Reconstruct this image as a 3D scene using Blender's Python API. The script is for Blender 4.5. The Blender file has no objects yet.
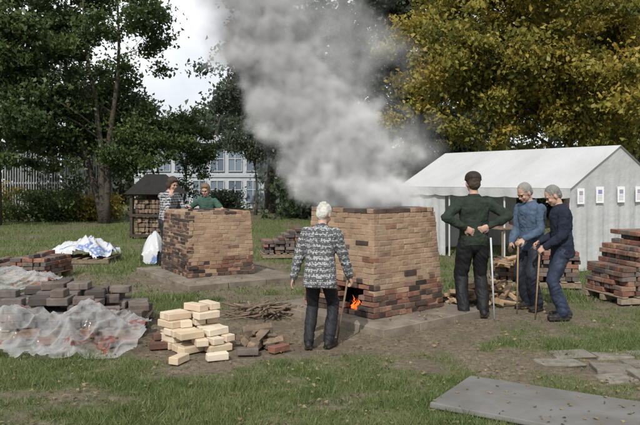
import bpy, math, random, time, numpy as np
from mathutils import Vector, Matrix, Euler, noise
from mathutils.bvhtree import BVHTree
random.seed(7); rng=np.random.default_rng(7)
scene=bpy.context.scene
scene.view_settings.view_transform='Standard'; scene.view_settings.look='None'; scene.view_settings.exposure=0
R=math.radians
# ---------------------------------------------------------------- materials
def nm(name):
    m=bpy.data.materials.new(name); m.use_nodes=True
    nt=m.node_tree; nt.nodes.clear()
    out=nt.nodes.new('ShaderNodeOutputMaterial')
    return m,nt,out
def N(nt,t,**k):
    n=nt.nodes.new(t)
    for a,b in k.items(): setattr(n,a,b)
    return n
def ramp(nt,cols,fac,interp='LINEAR'):
    r=nt.nodes.new('ShaderNodeValToRGB'); cr=r.color_ramp; cr.interpolation=interp
    if len(cols)==1: cols=[cols[0],cols[0]]
    n=len(cols)
    while len(cr.elements)<n: cr.elements.new(0.5)
    for i,c in enumerate(cols):
        if len(c)==2: p,c=c
        else: p=i/(max(1,n-1))
        cr.elements[i].position=p; cr.elements[i].color=(*c,1)
    nt.links.new(fac,r.inputs[0]); return r.outputs[0]
def mixc(nt,a,b,f,mode='MIX'):
    m=nt.nodes.new('ShaderNodeMix'); m.data_type='RGBA'; m.blend_type=mode
    for s,v in ((0,f),(6,a),(7,b)):
        if hasattr(v,'is_output'): nt.links.new(v,m.inputs[s])
        else: m.inputs[s].default_value=v if s==0 else (*v,1)
    return m.outputs[2]
def math_(nt,op,a,b=0.0,c=0.0,clamp=False):
    m=nt.nodes.new('ShaderNodeMath'); m.operation=op; m.use_clamp=clamp
    for s,v in ((0,a),(1,b),(2,c)):
        if hasattr(v,'is_output'): nt.links.new(v,m.inputs[s])
        else: m.inputs[s].default_value=v
    return m.outputs[0]
def coords(nt): return N(nt,'ShaderNodeTexCoord').outputs['Object']
def noiseN(nt,scale,detail=4,rough=.6,vec=None):
    n=N(nt,'ShaderNodeTexNoise'); n.inputs['Scale'].default_value=scale; n.inputs['Detail'].default_value=detail; n.inputs['Roughness'].default_value=rough
    nt.links.new(vec if vec is not None else coords(nt),n.inputs['Vector']); return n.outputs[0]
def vmat(name,cols,rough=.85,nscale=12,namt=.35,bump=.3,bscale=60,transl=0,spec=.3,dark=(0,0,0),bdist=.01,soil=None):
    m,nt,out=nm(name)
    at=N(nt,'ShaderNodeAttribute',attribute_name='var')
    c=ramp(nt,cols,at.outputs['Fac'])
    if namt>0:
        nz=noiseN(nt,nscale,3,.65)
        f=math_(nt,'MULTIPLY_ADD',nz,4.0,-1.6,True)
        f=math_(nt,'MULTIPLY',f,namt)
        c=mixc(nt,c,dark,f)
    if soil:
        nz=noiseN(nt,soil[1],5,.7); c=mixc(nt,c,soil[0],math_(nt,'MULTIPLY_ADD',nz,soil[2],-soil[2]*.5+.02,True))
    p=N(nt,'ShaderNodeBsdfPrincipled'); p.inputs['Roughness'].default_value=rough
    p.inputs['Specular IOR Level'].default_value=spec
    nt.links.new(c,p.inputs['Base Color'])
    if bump>0:
        b=N(nt,'ShaderNodeBump'); b.inputs['Strength'].default_value=bump; b.inputs['Distance'].default_value=bdist
        nt.links.new(noiseN(nt,bscale,3,.7),b.inputs['Height']); nt.links.new(b.outputs[0],p.inputs['Normal'])
    if transl>0:
        t=N(nt,'ShaderNodeBsdfTranslucent'); nt.links.new(c,t.inputs[0])
        ms=N(nt,'ShaderNodeMixShader'); ms.inputs[0].default_value=transl
        nt.links.new(p.outputs[0],ms.inputs[1]); nt.links.new(t.outputs[0],ms.inputs[2]); nt.links.new(ms.outputs[0],out.inputs[0])
    else: nt.links.new(p.outputs[0],out.inputs[0])
    return m
mBrick=vmat('fired_brick',[(.08,.04,.03),(.18,.08,.055),(.25,.12,.08),(.28,.17,.12),(.12,.07,.055)],nscale=9,namt=.55,dark=(.05,.037,.03),bump=.6,bscale=45)
mBrickDark=vmat('weathered_brick',[(.06,.050,.045),(.13,.10,.085),(.18,.145,.125),(.11,.098,.093)],nscale=9,namt=.5,dark=(.04,.037,.034),bump=.6)
mClay=vmat('clay_daubed_brick',[(.28,.185,.12),(.33,.225,.15),(.38,.27,.185),(.25,.16,.105),(.32,.22,.145)],nscale=3.0,namt=.6,dark=(.17,.115,.08),bump=.9,bscale=28,soil=((.37,.285,.20),1.7,2.2))
mSoot=vmat('sooty_brick',[(.03,.023,.02),(.07,.046,.038),(.12,.078,.06),(.05,.042,.038)],nscale=6,namt=.5,dark=(.015,.012,.01),bump=.6)
mMortar=vmat('clay_mortar',[(.28,.20,.135),(.32,.23,.155)],nscale=3.0,namt=.6,dark=(.15,.11,.075),bump=.9,bscale=28,soil=((.34,.27,.195),1.7,2.2))
mCream=vmat('cream_block',[(.48,.38,.26),(.56,.46,.34),(.60,.52,.41),(.45,.33,.22)],nscale=6,namt=.28,dark=(.33,.24,.15),bump=.3,bscale=50)
mWoodL=vmat('split_wood',[(.40,.28,.17),(.47,.35,.22),(.32,.21,.12),(.22,.15,.095),(.43,.32,.21)],nscale=14,namt=.4,dark=(.16,.1,.06),bump=.6)
mWoodD=vmat('old_wood',[(.13,.095,.065),(.2,.145,.1),(.26,.19,.13),(.09,.07,.055)],nscale=14,namt=.5,dark=(.05,.04,.03),bump=.6)
mHut=vmat('dark_stained_wood',[(.05,.038,.03),(.075,.058,.045)],nscale=14,namt=.5,dark=(.02,.016,.013),bump=.5)
mPallet=vmat('pallet_wood',[(.2,.155,.11),(.28,.225,.16)],nscale=14,namt=.5,dark=(.08,.06,.045),bump=.4)
mSlab=vmat('slab_concrete',[(.18,.153,.12),(.22,.19,.15),(.24,.21,.17)],nscale=4,namt=.7,dark=(.09,.072,.055),bump=.6,bscale=40,soil=((.13,.105,.078),2.5,2.5))
mSheet=vmat('grey_board',[(.145,.143,.135),(.165,.162,.155)],nscale=2.2,namt=.6,dark=(.085,.08,.072),bump=.5,bscale=25,rough=.75,soil=((.12,.10,.075),3.5,3))
mStone=vmat('paving_stone',[(.16,.143,.12),(.23,.213,.18)],nscale=8,namt=.6,dark=(.08,.07,.052),bump=.6,soil=((.12,.10,.07),6,3))
mBark=vmat('bark',[(.06,.05,.04),(.09,.075,.06)],nscale=6,namt=.5,dark=(.025,.02,.016),bump=.9,bscale=14,bdist=.05)
mMetal=vmat('metal_tube',[(.5,.5,.5)],namt=0,bump=0,rough=.4,spec=.6)
mFab=vmat('tent_fabric',[(.47,.48,.49),(.49,.50,.50)],nscale=1.3,namt=.3,dark=(.36,.36,.34),bump=.35,bscale=2.5,transl=.12,rough=.6,bdist=.08)
mPaper=vmat('paper',[(.75,.75,.75)],namt=0,bump=0)
mInk=vmat('ink',[(.2,.25,.45),(.4,.33,.33)],namt=0,bump=0)
mWhiteP=vmat('white_paint',[(.40,.43,.46),(.50,.53,.56)],nscale=3,namt=.25,dark=(.26,.26,.26),bump=0)
mFence=vmat('weathered_fence_paint',[(.22,.23,.24),(.34,.35,.36)],nscale=3,namt=.4,dark=(.12,.12,.12),bump=0)
mBlack=vmat('charred_void',[(.012,.011,.01)],namt=0,bump=0)
def leafm(n,cols,tr=.4): return vmat(n,cols,rough=.5,namt=0,bump=0,transl=tr,spec=.4)
mLeafG=leafm('leaf_green',[(.03,.052,.02),(.062,.098,.034),(.10,.145,.046),(.155,.185,.06)],.45)
mLeafD=leafm('leaf_dark',[(.026,.042,.03),(.052,.076,.048),(.084,.112,.064),(.12,.14,.075)],.45)
mLeafY=leafm('leaf_autumn',[(.10,.12,.03),(.20,.20,.045),(.34,.29,.062),(.45,.34,.07),(.38,.23,.06)],.5)
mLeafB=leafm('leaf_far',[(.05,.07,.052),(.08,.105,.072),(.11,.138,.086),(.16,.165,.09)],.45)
mGrass=leafm('grass_blade',[(.055,.082,.028),(.085,.125,.038),(.12,.158,.05),(.18,.195,.08),(.24,.215,.12)],.35)
mFallen=leafm('fallen_leaf',[(.18,.135,.07),(.25,.19,.10),(.13,.09,.05),(.28,.24,.13)],.2)
# ---------------------------------------------------------------- mesh helper
class M:
    def __init__(s): s.v=[];s.f=[];s.a=[];s.m=[]
    def add(s,vs,fs,var=.5,mi=0):
        o=len(s.v); s.v+= [tuple(p) for p in vs]
        for f in fs: s.f.append(tuple(i+o for i in f)); s.a.append(var); s.m.append(mi)
    def box(s,c,size,rot=None,var=None,mi=0,jit=0):
        if var is None: var=random.random()
        if rot is None: rot=Matrix.Identity(3)
        elif isinstance(rot,(int,float)): rot=Matrix.Rotation(rot,3,'Z')
        c=Vector(c); hx,hy,hz=[q/2 for q in size]; vs=[]
        for z in(-hz,hz):
            for x,y in((-hx,-hy),(hx,-hy),(hx,hy),(-hx,hy)):
                p=Vector((x+random.uniform(-jit,jit),y+random.uniform(-jit,jit),z+random.uniform(-jit,jit)))
                vs.append(c+rot@p)
        s.add(vs,[(3,2,1,0),(4,5,6,7),(0,1,5,4),(1,2,6,5),(2,3,7,6),(3,0,4,7)],var,mi)
    def tube(s,pts,rad,seg=8,var=.5,mi=0,cap=True):
        pts=[Vector(p) for p in pts]; n=len(pts); vs=[];fs=[]
        for i,p in enumerate(pts):
            d=(pts[min(i+1,n-1)]-pts[max(i-1,0)]).normalized()
            u=d.cross(Vector((0,0,1)))
            if u.length<.2: u=d.cross(Vector((0,1,0)))
            u.normalize(); w=d.cross(u)
            for k in range(seg):
                t=2*math.pi*k/seg; vs.append(p+(u*math.cos(t)+w*math.sin(t))*rad[i])
        for i in range(n-1):
            for k in range(seg):
                a=i*seg+k;b=i*seg+(k+1)%seg; fs.append((a,a+seg,b+seg,b))
        if cap: fs.append(tuple(range(seg))); fs.append(tuple((n-1)*seg+k for k in reversed(range(seg))))
        s.add(vs,fs,var,mi)
    def ell(s,c,r,rot=None,seg=16,rings=10,var=.5,mi=0):
        c=Vector(c); rot=rot or Matrix.Identity(3); vs=[c+rot@Vector((0,0,r[2]))];fs=[]
        for i in range(1,rings):
            ph=math.pi*i/rings
            for k in range(seg):
                t=2*math.pi*k/seg
                vs.append(c+rot@Vector((r[0]*math.sin(ph)*math.cos(t),r[1]*math.sin(ph)*math.sin(t),r[2]*math.cos(ph))))
        vs.append(c+rot@Vector((0,0,-r[2])))
        for k in range(seg): fs.append((0,1+k,1+(k+1)%seg))
        for i in range(rings-2):
            for k in range(seg):
                a=1+i*seg+k;b=1+i*seg+(k+1)%seg; fs.append((a,a+seg,b+seg,b))
        l=len(vs)-1;o=1+(rings-2)*seg
        for k in range(seg): fs.append((l,o+(k+1)%seg,o+k))
        s.add(vs,fs,var,mi)
    def make(s,name,mats,parent=None,smooth=False,bevel=0,loc=(0,0,0),rz=0):
        me=bpy.data.meshes.new(name); me.from_pydata(s.v,[],s.f)
        for m in mats: me.materials.append(m)
        me.polygons.foreach_set('material_index',s.m)
        at=me.attributes.new('var','FLOAT','FACE'); at.data.foreach_set('value',s.a)
        me.polygons.foreach_set('use_smooth',[smooth]*len(s.f))
        me.update(); ob=bpy.data.objects.new(name,me); scene.collection.objects.link(ob)
        ob.location=loc; ob.rotation_euler=(0,0,rz)
        if parent: ob.parent=parent
        if bevel: b=ob.modifiers.new('bev','BEVEL'); b.width=bevel; b.segments=1; b.limit_method='ANGLE'
        return ob
def empty(name,loc=(0,0,0),rz=0):
    e=bpy.data.objects.new(name,None); e.empty_display_size=.2; scene.collection.objects.link(e); e.location=loc; e.rotation_euler=(0,0,rz); return e
def npmesh(name,V,k,var,mat,parent=None):
    n=len(V)//k; me=bpy.data.meshes.new(name)
    me.vertices.add(len(V)); me.vertices.foreach_set('co',V.astype(np.float32).ravel())
    me.loops.add(n*k); me.loops.foreach_set('vertex_index',np.arange(n*k,dtype=np.int32))
    me.polygons.add(n); me.polygons.foreach_set('loop_start',np.arange(0,n*k,k,dtype=np.int32))
    at=me.attributes.new('var','FLOAT','FACE'); at.data.foreach_set('value',var.astype(np.float32))
    me.materials.append(mat); me.update(calc_edges=True)
    ob=bpy.data.objects.new(name,me); scene.collection.objects.link(ob)
    if parent: ob.parent=parent
    return ob
_T=rng.random((256,256))
def vn(x,y):
    xi=np.floor(x).astype(int);yi=np.floor(y).astype(int);fx=x-xi;fy=y-yi
    fx=fx*fx*(3-2*fx);fy=fy*fy*(3-2*fy)
    g=lambda a,b:_T[a%256,b%256]
    return (g(xi,yi)*(1-fx)+g(xi+1,yi)*fx)*(1-fy)+(g(xi,yi+1)*(1-fx)+g(xi+1,yi+1)*fx)*fy
def fbm(x,y,o=4):
    s=0;a=.5
    for i in range(o): s=s+a*vn(x*2**i+17*i,y*2**i+31*i); a*=.5
    return s/(1-.5**o)
# ---------------------------------------------------------------- ground
SP=[(.7,9.2,1.75),(-1.9,12.6,1.6),(-2.6,7.8,.9),(-1.0,7.6,.9),(2.4,9.4,1.2),(-5,14.8,.8),(0.1,8.0,1.0)]
def gmask(x,y):
    m=fbm(x*.9+5,y*.9+9)*.9+fbm(x*4+50,y*4,3)*.7-.33
    for a,b,r in SP: m=m-.55*np.exp(-((x-a)**2+(y-b)**2)/(r*r))
    m=m-.25*np.exp(-((x-2.2)/1.4)**2-((y-6.6)/.5)**2)
    return np.clip((m-.18)*2.6,0,1)
def gz(x,y): return (fbm(x*1.5,y*1.5)-.5)*.035+(fbm(x*7,y*7,3)-.5)*.018-.012
xs=np.concatenate([-np.geomspace(300,9.2,24),np.arange(-9,9.01,.07),np.geomspace(9.2,300,24)])
ys=np.concatenate([-np.geomspace(60,1,8),np.arange(0,4,.4),np.arange(4,20,.07),np.geomspace(20,400,40)])
X,Y=np.meshgrid(xs,ys); Z=gz(X,Y); Z[np.abs(X)>30]=-.01; Z[Y>60]=-.01
nx,ny=len(xs),len(ys); V=np.stack([X,Y,Z],-1).reshape(-1,3)
ii=np.arange(nx-1)[None,:]+nx*np.arange(ny-1)[:,None]; F=np.stack([ii,ii+1,ii+nx+1,ii+nx],-1).reshape(-1,4)
me=bpy.data.meshes.new('ground'); me.vertices.add(len(V)); me.vertices.foreach_set('co',V.astype(np.float32).ravel())
me.loops.add(F.size); me.loops.foreach_set('vertex_index',F.astype(np.int32).ravel())
me.polygons.add(len(F)); me.polygons.foreach_set('loop_start',np.arange(0,F.size,4,dtype=np.int32))
me.update(calc_edges=True)
at=me.attributes.new('gm','FLOAT','POINT'); at.data.foreach_set('value',gmask(X,Y).ravel().astype(np.float32))
me.polygons.foreach_set('use_smooth',np.ones(len(F),dtype=bool))
g=bpy.data.objects.new('ground',me); scene.collection.objects.link(g)
m,nt,out=nm('grass_and_dirt')
at=N(nt,'ShaderNodeAttribute',attribute_name='gm')
n1=noiseN(nt,18,6,.75); n2=noiseN(nt,2.2,4,.6); n3=noiseN(nt,90,2,.8)
gr=ramp(nt,[(.3,(.045,.062,.022)),(.5,(.085,.112,.038)),(.7,(.145,.155,.065))],n1)
dt=ramp(nt,[(.3,(.075,.058,.042)),(.5,(.145,.115,.084)),(.68,(.25,.205,.155))],n1)
dt=mixc(nt,dt,(.10,.08,.062),math_(nt,'MULTIPLY_ADD',n2,2.5,-1,True))
f=math_(nt,'ADD',at.outputs['Fac'],math_(nt,'MULTIPLY_ADD',n3,1.2,-.6),0,True)
c=mixc(nt,dt,gr,f)
p=N(nt,'ShaderNodeBsdfPrincipled'); p.inputs['Roughness'].default_value=.95; p.inputs['Specular IOR Level'].default_value=.15
nt.links.new(c,p.inputs['Base Color'])
b=N(nt,'ShaderNodeBump'); b.inputs['Strength'].default_value=.9; b.inputs['Distance'].default_value=.02
nt.links.new(n1,b.inputs['Height']); nt.links.new(b.outputs[0],p.inputs['Normal']); nt.links.new(p.outputs[0],out.inputs[0])
me.materials.append(m)
EX=[(.70,9.22,.9,1.07,R(40.5)),(-1.85,12.35,1.15,.95,R(35)),(2.05,5.12,1.15,.44,R(-32)),(-2.95,8.2,.9,.65,0),(-1.2,7.1,.3,.3,.5)]
def inrect(x,y,EX=EX):
    r=np.zeros(x.shape,bool)
    for cx,cy,hx,hy,a in EX:
        u=(x-cx)*math.cos(a)+(y-cy)*math.sin(a); v=-(x-cx)*math.sin(a)+(y-cy)*math.cos(a)
        r|=(abs(u)<hx)&(abs(v)<hy)
    return r
def blades(n,y0,y1,h,w,pw):
    y=y0+(y1-y0)*rng.random(n)**pw; x=(rng.random(n)*2-1)*(.5*y+.6)
    g_=gmask(x,y); k=(rng.random(n)<(g_*1.0+.10))&~inrect(x,y); x,y,g_=x[k],y[k],g_[k]; n=len(x)
    tuft=fbm(x*6+90,y*6,2)
    hh=h*(.35+1.0*rng.random(n))*(.3+1.4*tuft)*(.6+.6*g_); ww=w*(.6+.8*rng.random(n)); t=rng.random(n)*2*np.pi
    z=gz(x,y)-.004
    dx,dy=np.cos(t)*ww/2,np.sin(t)*ww/2; lx,ly=rng.normal(0,.5,n)*hh,rng.normal(0,.5,n)*hh
    A=np.stack([x-dx,y-dy,z],-1);B=np.stack([x+dx,y+dy,z],-1);C=np.stack([x+lx,y+ly,z+hh],-1)
    v=np.clip(.10+.35*rng.random(n)+.55*fbm(x*2+11,y*2+3,3)+.3*(rng.random(n)<.12)-.1,0,1)
    return np.stack([A,B,C],1).reshape(-1,3),v
b1=blades(260000,4.3,11,.048,.007,1.25); b2=blades(130000,10,30,.075,.016,1.5)
npmesh('grass',np.concatenate([b1[0],b2[0]]),3,np.concatenate([b1[1],b2[1]]),mGrass)
def quads(c,L,W,flat=False):
    n=len(c); a=rng.normal(size=(n,3)); 
    if flat: a[:,2]*=.2
    a/=np.linalg.norm(a,axis=1)[:,None]; q=rng.normal(size=(n,3))
    if flat: q[:,2]*=.2
    b=q-(q*a).sum(1)[:,None]*a; b/=np.linalg.norm(b,axis=1)[:,None]
    nn=np.cross(a,b)*(L[:,None]*.12)
    return np.stack([c-a*L[:,None]/2+nn,c-b*W[:,None]/2-nn,c+a*L[:,None]/2+nn,c+b*W[:,None]/2-nn],1).reshape(-1,3)
n=5600; y=4.4+16*rng.random(n)**1.6; x=(rng.random(n)*2-1)*(.5*y+.5); k=rng.random(n)<(.25+fbm(x*1.5,y*1.5+40)); x,y=x[k],y[k]
onb=inrect(x,y,[EX[2]]); zz=gz(x,y)+.018+.02*rng.random(len(x)); zz=np.where(onb,.055,zz); zz=np.where(inrect(x,y,EX[:2]),.10,zz)
kk=~inrect(x,y,[(.7,9.27,.7,.72,R(40.5)),(-2.09,12.88,.7,.85,R(29))])&~(onb&(rng.random(len(x))<.5))
c=np.stack([x,y,zz],-1)[kk]; L=.022+.03*rng.random(len(c))
npmesh('fallen_leaves',quads(c,L,L*.65,True),4,rng.random(len(c)),mFallen)
# ---------------------------------------------------------------- trees
def leafcloud(centers,rad,per,size):
    n=len(centers); c=np.repeat(centers,per,0); r=np.repeat(rad,per)
    d=rng.normal(size=(n*per,3)); d*=np.array([1,1,.6]); p=c+d*r[:,None]*.5
    L=size*(.6+.8*rng.random(n*per)); cv=np.repeat(rng.random(n),per)
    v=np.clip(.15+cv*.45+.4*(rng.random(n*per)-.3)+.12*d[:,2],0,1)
    return quads(p,L,L*.6),v
def tree(name,base,tr,crown,cr,nm_,ns,per,size,mat,stems=1,srad=.55):
    e=empty(name,(0,0,0)); base=Vector(base); crown=Vector(crown); mm=M(); cents=[]
    for s in range(stems):
        o=Vector((random.uniform(-.25,.25)*(stems>1),random.uniform(-.2,.2)*(stems>1),0))
        topz=crown.z+cr[2]*.75; pts=[];rad=[]
        lean=Vector((random.uniform(-1,1)*(.9 if stems>1 else .3),random.uniform(-.5,.5),0))
        K=9
        for i in range(K+1):
            t=i/K; q=base.lerp(Vector((crown.x,crown.y,topz)),t)+o*(1+2*t)+lean*t*1.5
            q.x+=.18*math.sin(t*5+s*2)+random.uniform(-.06,.06); q.z=base.z-.1+(topz-base.z)*t
            pts.append(q); rad.append(tr*(1.35 if i==0 else 1)*(1-.85*t))
        mm.tube(pts,rad,10)
        for j in range(nm_//stems):
            while True:
                d=Vector((random.uniform(-1,1),random.uniform(-1,1),random.uniform(-1,1)))
                if .45<d.length<1: break
            tgt=crown+Vector((d.x*cr[0],d.y*cr[1],d.z*cr[2]))
            zt=min(max(tgt.z-.35*math.hypot(tgt.x-crown.x,tgt.y-crown.y)-.3,base.z+1.2),topz-.3)
            t=(zt-base.z)/(topz-base.z)*K; i=min(int(t),K-1); st=pts[i].lerp(pts[i+1],t-i)
            mid=st.lerp(tgt,.5)+Vector((random.uniform(-.3,.3),random.uniform(-.3,.3),.35)); r0=max(.025,tr*(1-.85*t/K)*.42)
            mm.tube([st,st.lerp(mid,.5)+Vector((0,0,.1)),mid,mid.lerp(tgt,.5)+Vector((0,0,.08)),tgt],[r0,r0*.8,r0*.6,r0*.4,r0*.15],6)
            for k in range(ns):
                c=tgt+Vector((random.gauss(0,1)*cr[0],random.gauss(0,1)*cr[1],random.gauss(0,.8)*cr[2]))*.2
                s0=mid.lerp(tgt,random.random()); mm.tube([s0,s0.lerp(c,.5)+Vector((0,0,.08)),c],[r0*.3,r0*.2,.006],4)
                cents.append(c)
    mm.make(name+'_trunk',[mBark],e,True)
    C=np.array([tuple(c) for c in cents]); C[:,2]=np.maximum(C[:,2],base.z+.5)
    V,v=leafcloud(C,srad*(.6+.9*rng.random(len(C))),per,size)
    npmesh(name+'_foliage',V,4,v,mat,e)
tree('broadleaf_tree',(-8.7,28.5,0),.17,(-9.3,28.5,6.0),(3.2,3,4.2),33,8,170,.165,mLeafG,stems=3)
tree('broadleaf_tree',(-12.5,27,0),.22,(-12.8,27,7.8),(3.0,3,4.4),22,8,160,.18,mLeafG)
tree('tall_tree',(1.1,31,0),.30,(.8,31,10.5),(3.3,3,7.6),28,8,160,.20,mLeafD)
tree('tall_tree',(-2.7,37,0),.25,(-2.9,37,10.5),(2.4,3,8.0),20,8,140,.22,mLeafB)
tree('tall_tree',(5.0,34,0),.25,(4.8,34,10),(3.0,3,7.5),22,8,150,.22,mLeafD)
tree('autumn_tree',(8.9,25,0),.21,(8.0,24.4,6.6),(5.0,3,3.5),48,9,180,.165,mLeafY)
tree('autumn_tree',(12.5,28,0),.24,(12,28,7.6),(4,3,4.6),28,8,160,.19,mLeafY)
n=1250; x=rng.uniform(-48,48,n); y=rng.uniform(48,64,n)
def topz(x):
    t=13+3*np.sin(x*.5)+2*np.sin(x*1.3+1)
    gap=np.exp(-((x+10.5)/4.6)**4); return t*(1-gap)+gap*(6.3+.9*np.sin(x*2))
z=.3+(topz(x*50/y)-.3)*rng.random(n)**.95
C=np.stack([x,y,z],-1); V,v=leafcloud(C,1.1+1.3*rng.random(n),80,.42)
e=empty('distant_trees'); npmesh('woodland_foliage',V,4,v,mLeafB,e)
mm=M()
for i in range(46):
    xx=random.uniform(-45,45); yy=random.uniform(48,60); h=float(topz(np.array([xx*50/yy]))[0])*.9
    mm.tube([(xx,yy,-.2),(xx+random.uniform(-.4,.4),yy,h/2),(xx+random.uniform(-.8,.8),yy,h)],[.28,.2,.05],7)
mm.make('woodland_trunks',[mBark],e,True)
n=520; x=rng.uniform(-2,26,n); y=rng.uniform(31,36,n); z=2.9*rng.random(n)
V,v=leafcloud(np.stack([x,y,z],-1),.7+.5*rng.random(n),90,.24); npmesh('hedge',V,4,v,mLeafD)
def bush(x,y,rx,h,mat,n=60):
    c=np.stack([rng.normal(x,rx*.5,n),rng.normal(y,.5,n),.1+h*rng.random(n)**1.2],-1)
    V,v=leafcloud(c,.35+.25*rng.random(n),110,.13); npmesh('bush',V,4,v,mat)
bush(-11.2,29.5,1.3,1.1,mLeafG); bush(-9.9,30.5,.9,.8,mLeafY); bush(-15.5,31,1.6,1.5,mLeafY,80); bush(-.5,33,1.3,1.6,mLeafG); bush(-14,28,.8,.8,mLeafG,40)
bush(-7.8,34,1.2,1.5,mLeafG,60); bush(-4.9,35.5,.8,1.0,mLeafD,40); bush(-17.3,32,1.2,2.2,mLeafG,60)
tree('small_tree',(-6.6,33.5,0),.08,(-6.6,33.5,3.4),(1.3,1.2,1.3),14,6,110,.13,mLeafG,srad=.4)
tree('small_tree',(-3.3,35,0),.08,(-3.3,35,3.6),(1.2,1.2,1.3),12,6,90,.14,mLeafB,srad=.4)
# ---------------------------------------------------------------- background fence and building
mm=M()
for i in range(70):
    x=-19.5+i*.13; mm.box((x,35+random.uniform(-.01,.01),1.55),(.05,.04,3.1),mi=0)
for z in (.35,1.6,2.9): mm.box((-15,35.06,z),(9.3,.05,.09),mi=0)
for i in range(5): mm.box((-19.5+i*2.25,35.16,1.6),(.14,.1,3.25),mi=0)
mm.make('picket_fence',[mFence])
mGlass=vmat('window_glass',[(.10,.13,.17),(.2,.25,.31)],namt=0,bump=0,rough=.12,spec=.8)
mRoof=vmat('grey_roof',[(.27,.29,.31),(.32,.34,.36)],nscale=2,namt=.4,dark=(.18,.18,.18),bump=0,rough=.6)
e=empty('white_building',(-5.2,43,0))
mm=M(); mm.box((0,1.5,2.0),(12.4,3,4.0),var=.4); mm.make('walls',[mWhiteP],e)
mm=M(); mg=M()
for i in range(11):
    for z0 in(1.05,2.95):
        x=-5.5+i*1.1; mg.box((x,-.02,z0),(.78,.06,1.25),var=random.random())
        for dx in(-.41,0,.41): mm.box((x+dx,-.06,z0),(.045,.08,1.34))
        for dz in(-.66,.1,.66): mm.box((x,-.064,z0+dz),(.86,.07,.045))
mm.box((0,-.03,2.0),(12.4,.08,.16)); mm.box((0,-.05,3.86),(12.6,.2,.12))
mm.make('window_frames',[mWhiteP],e); mg.make('windows',[mGlass],e)
mm=M(); mm.add([(-6.5,-.4,4.0),(6.5,-.4,4.0),(6.5,1.6,4.6),(-6.5,1.6,4.6),(-6.5,3.4,4.0),(6.5,3.4,4.0)],[(0,1,2,3),(3,2,5,4),(0,3,4),(1,5,2),(0,4,5,1)])
mm.make('roof',[mRoof],e)
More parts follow.
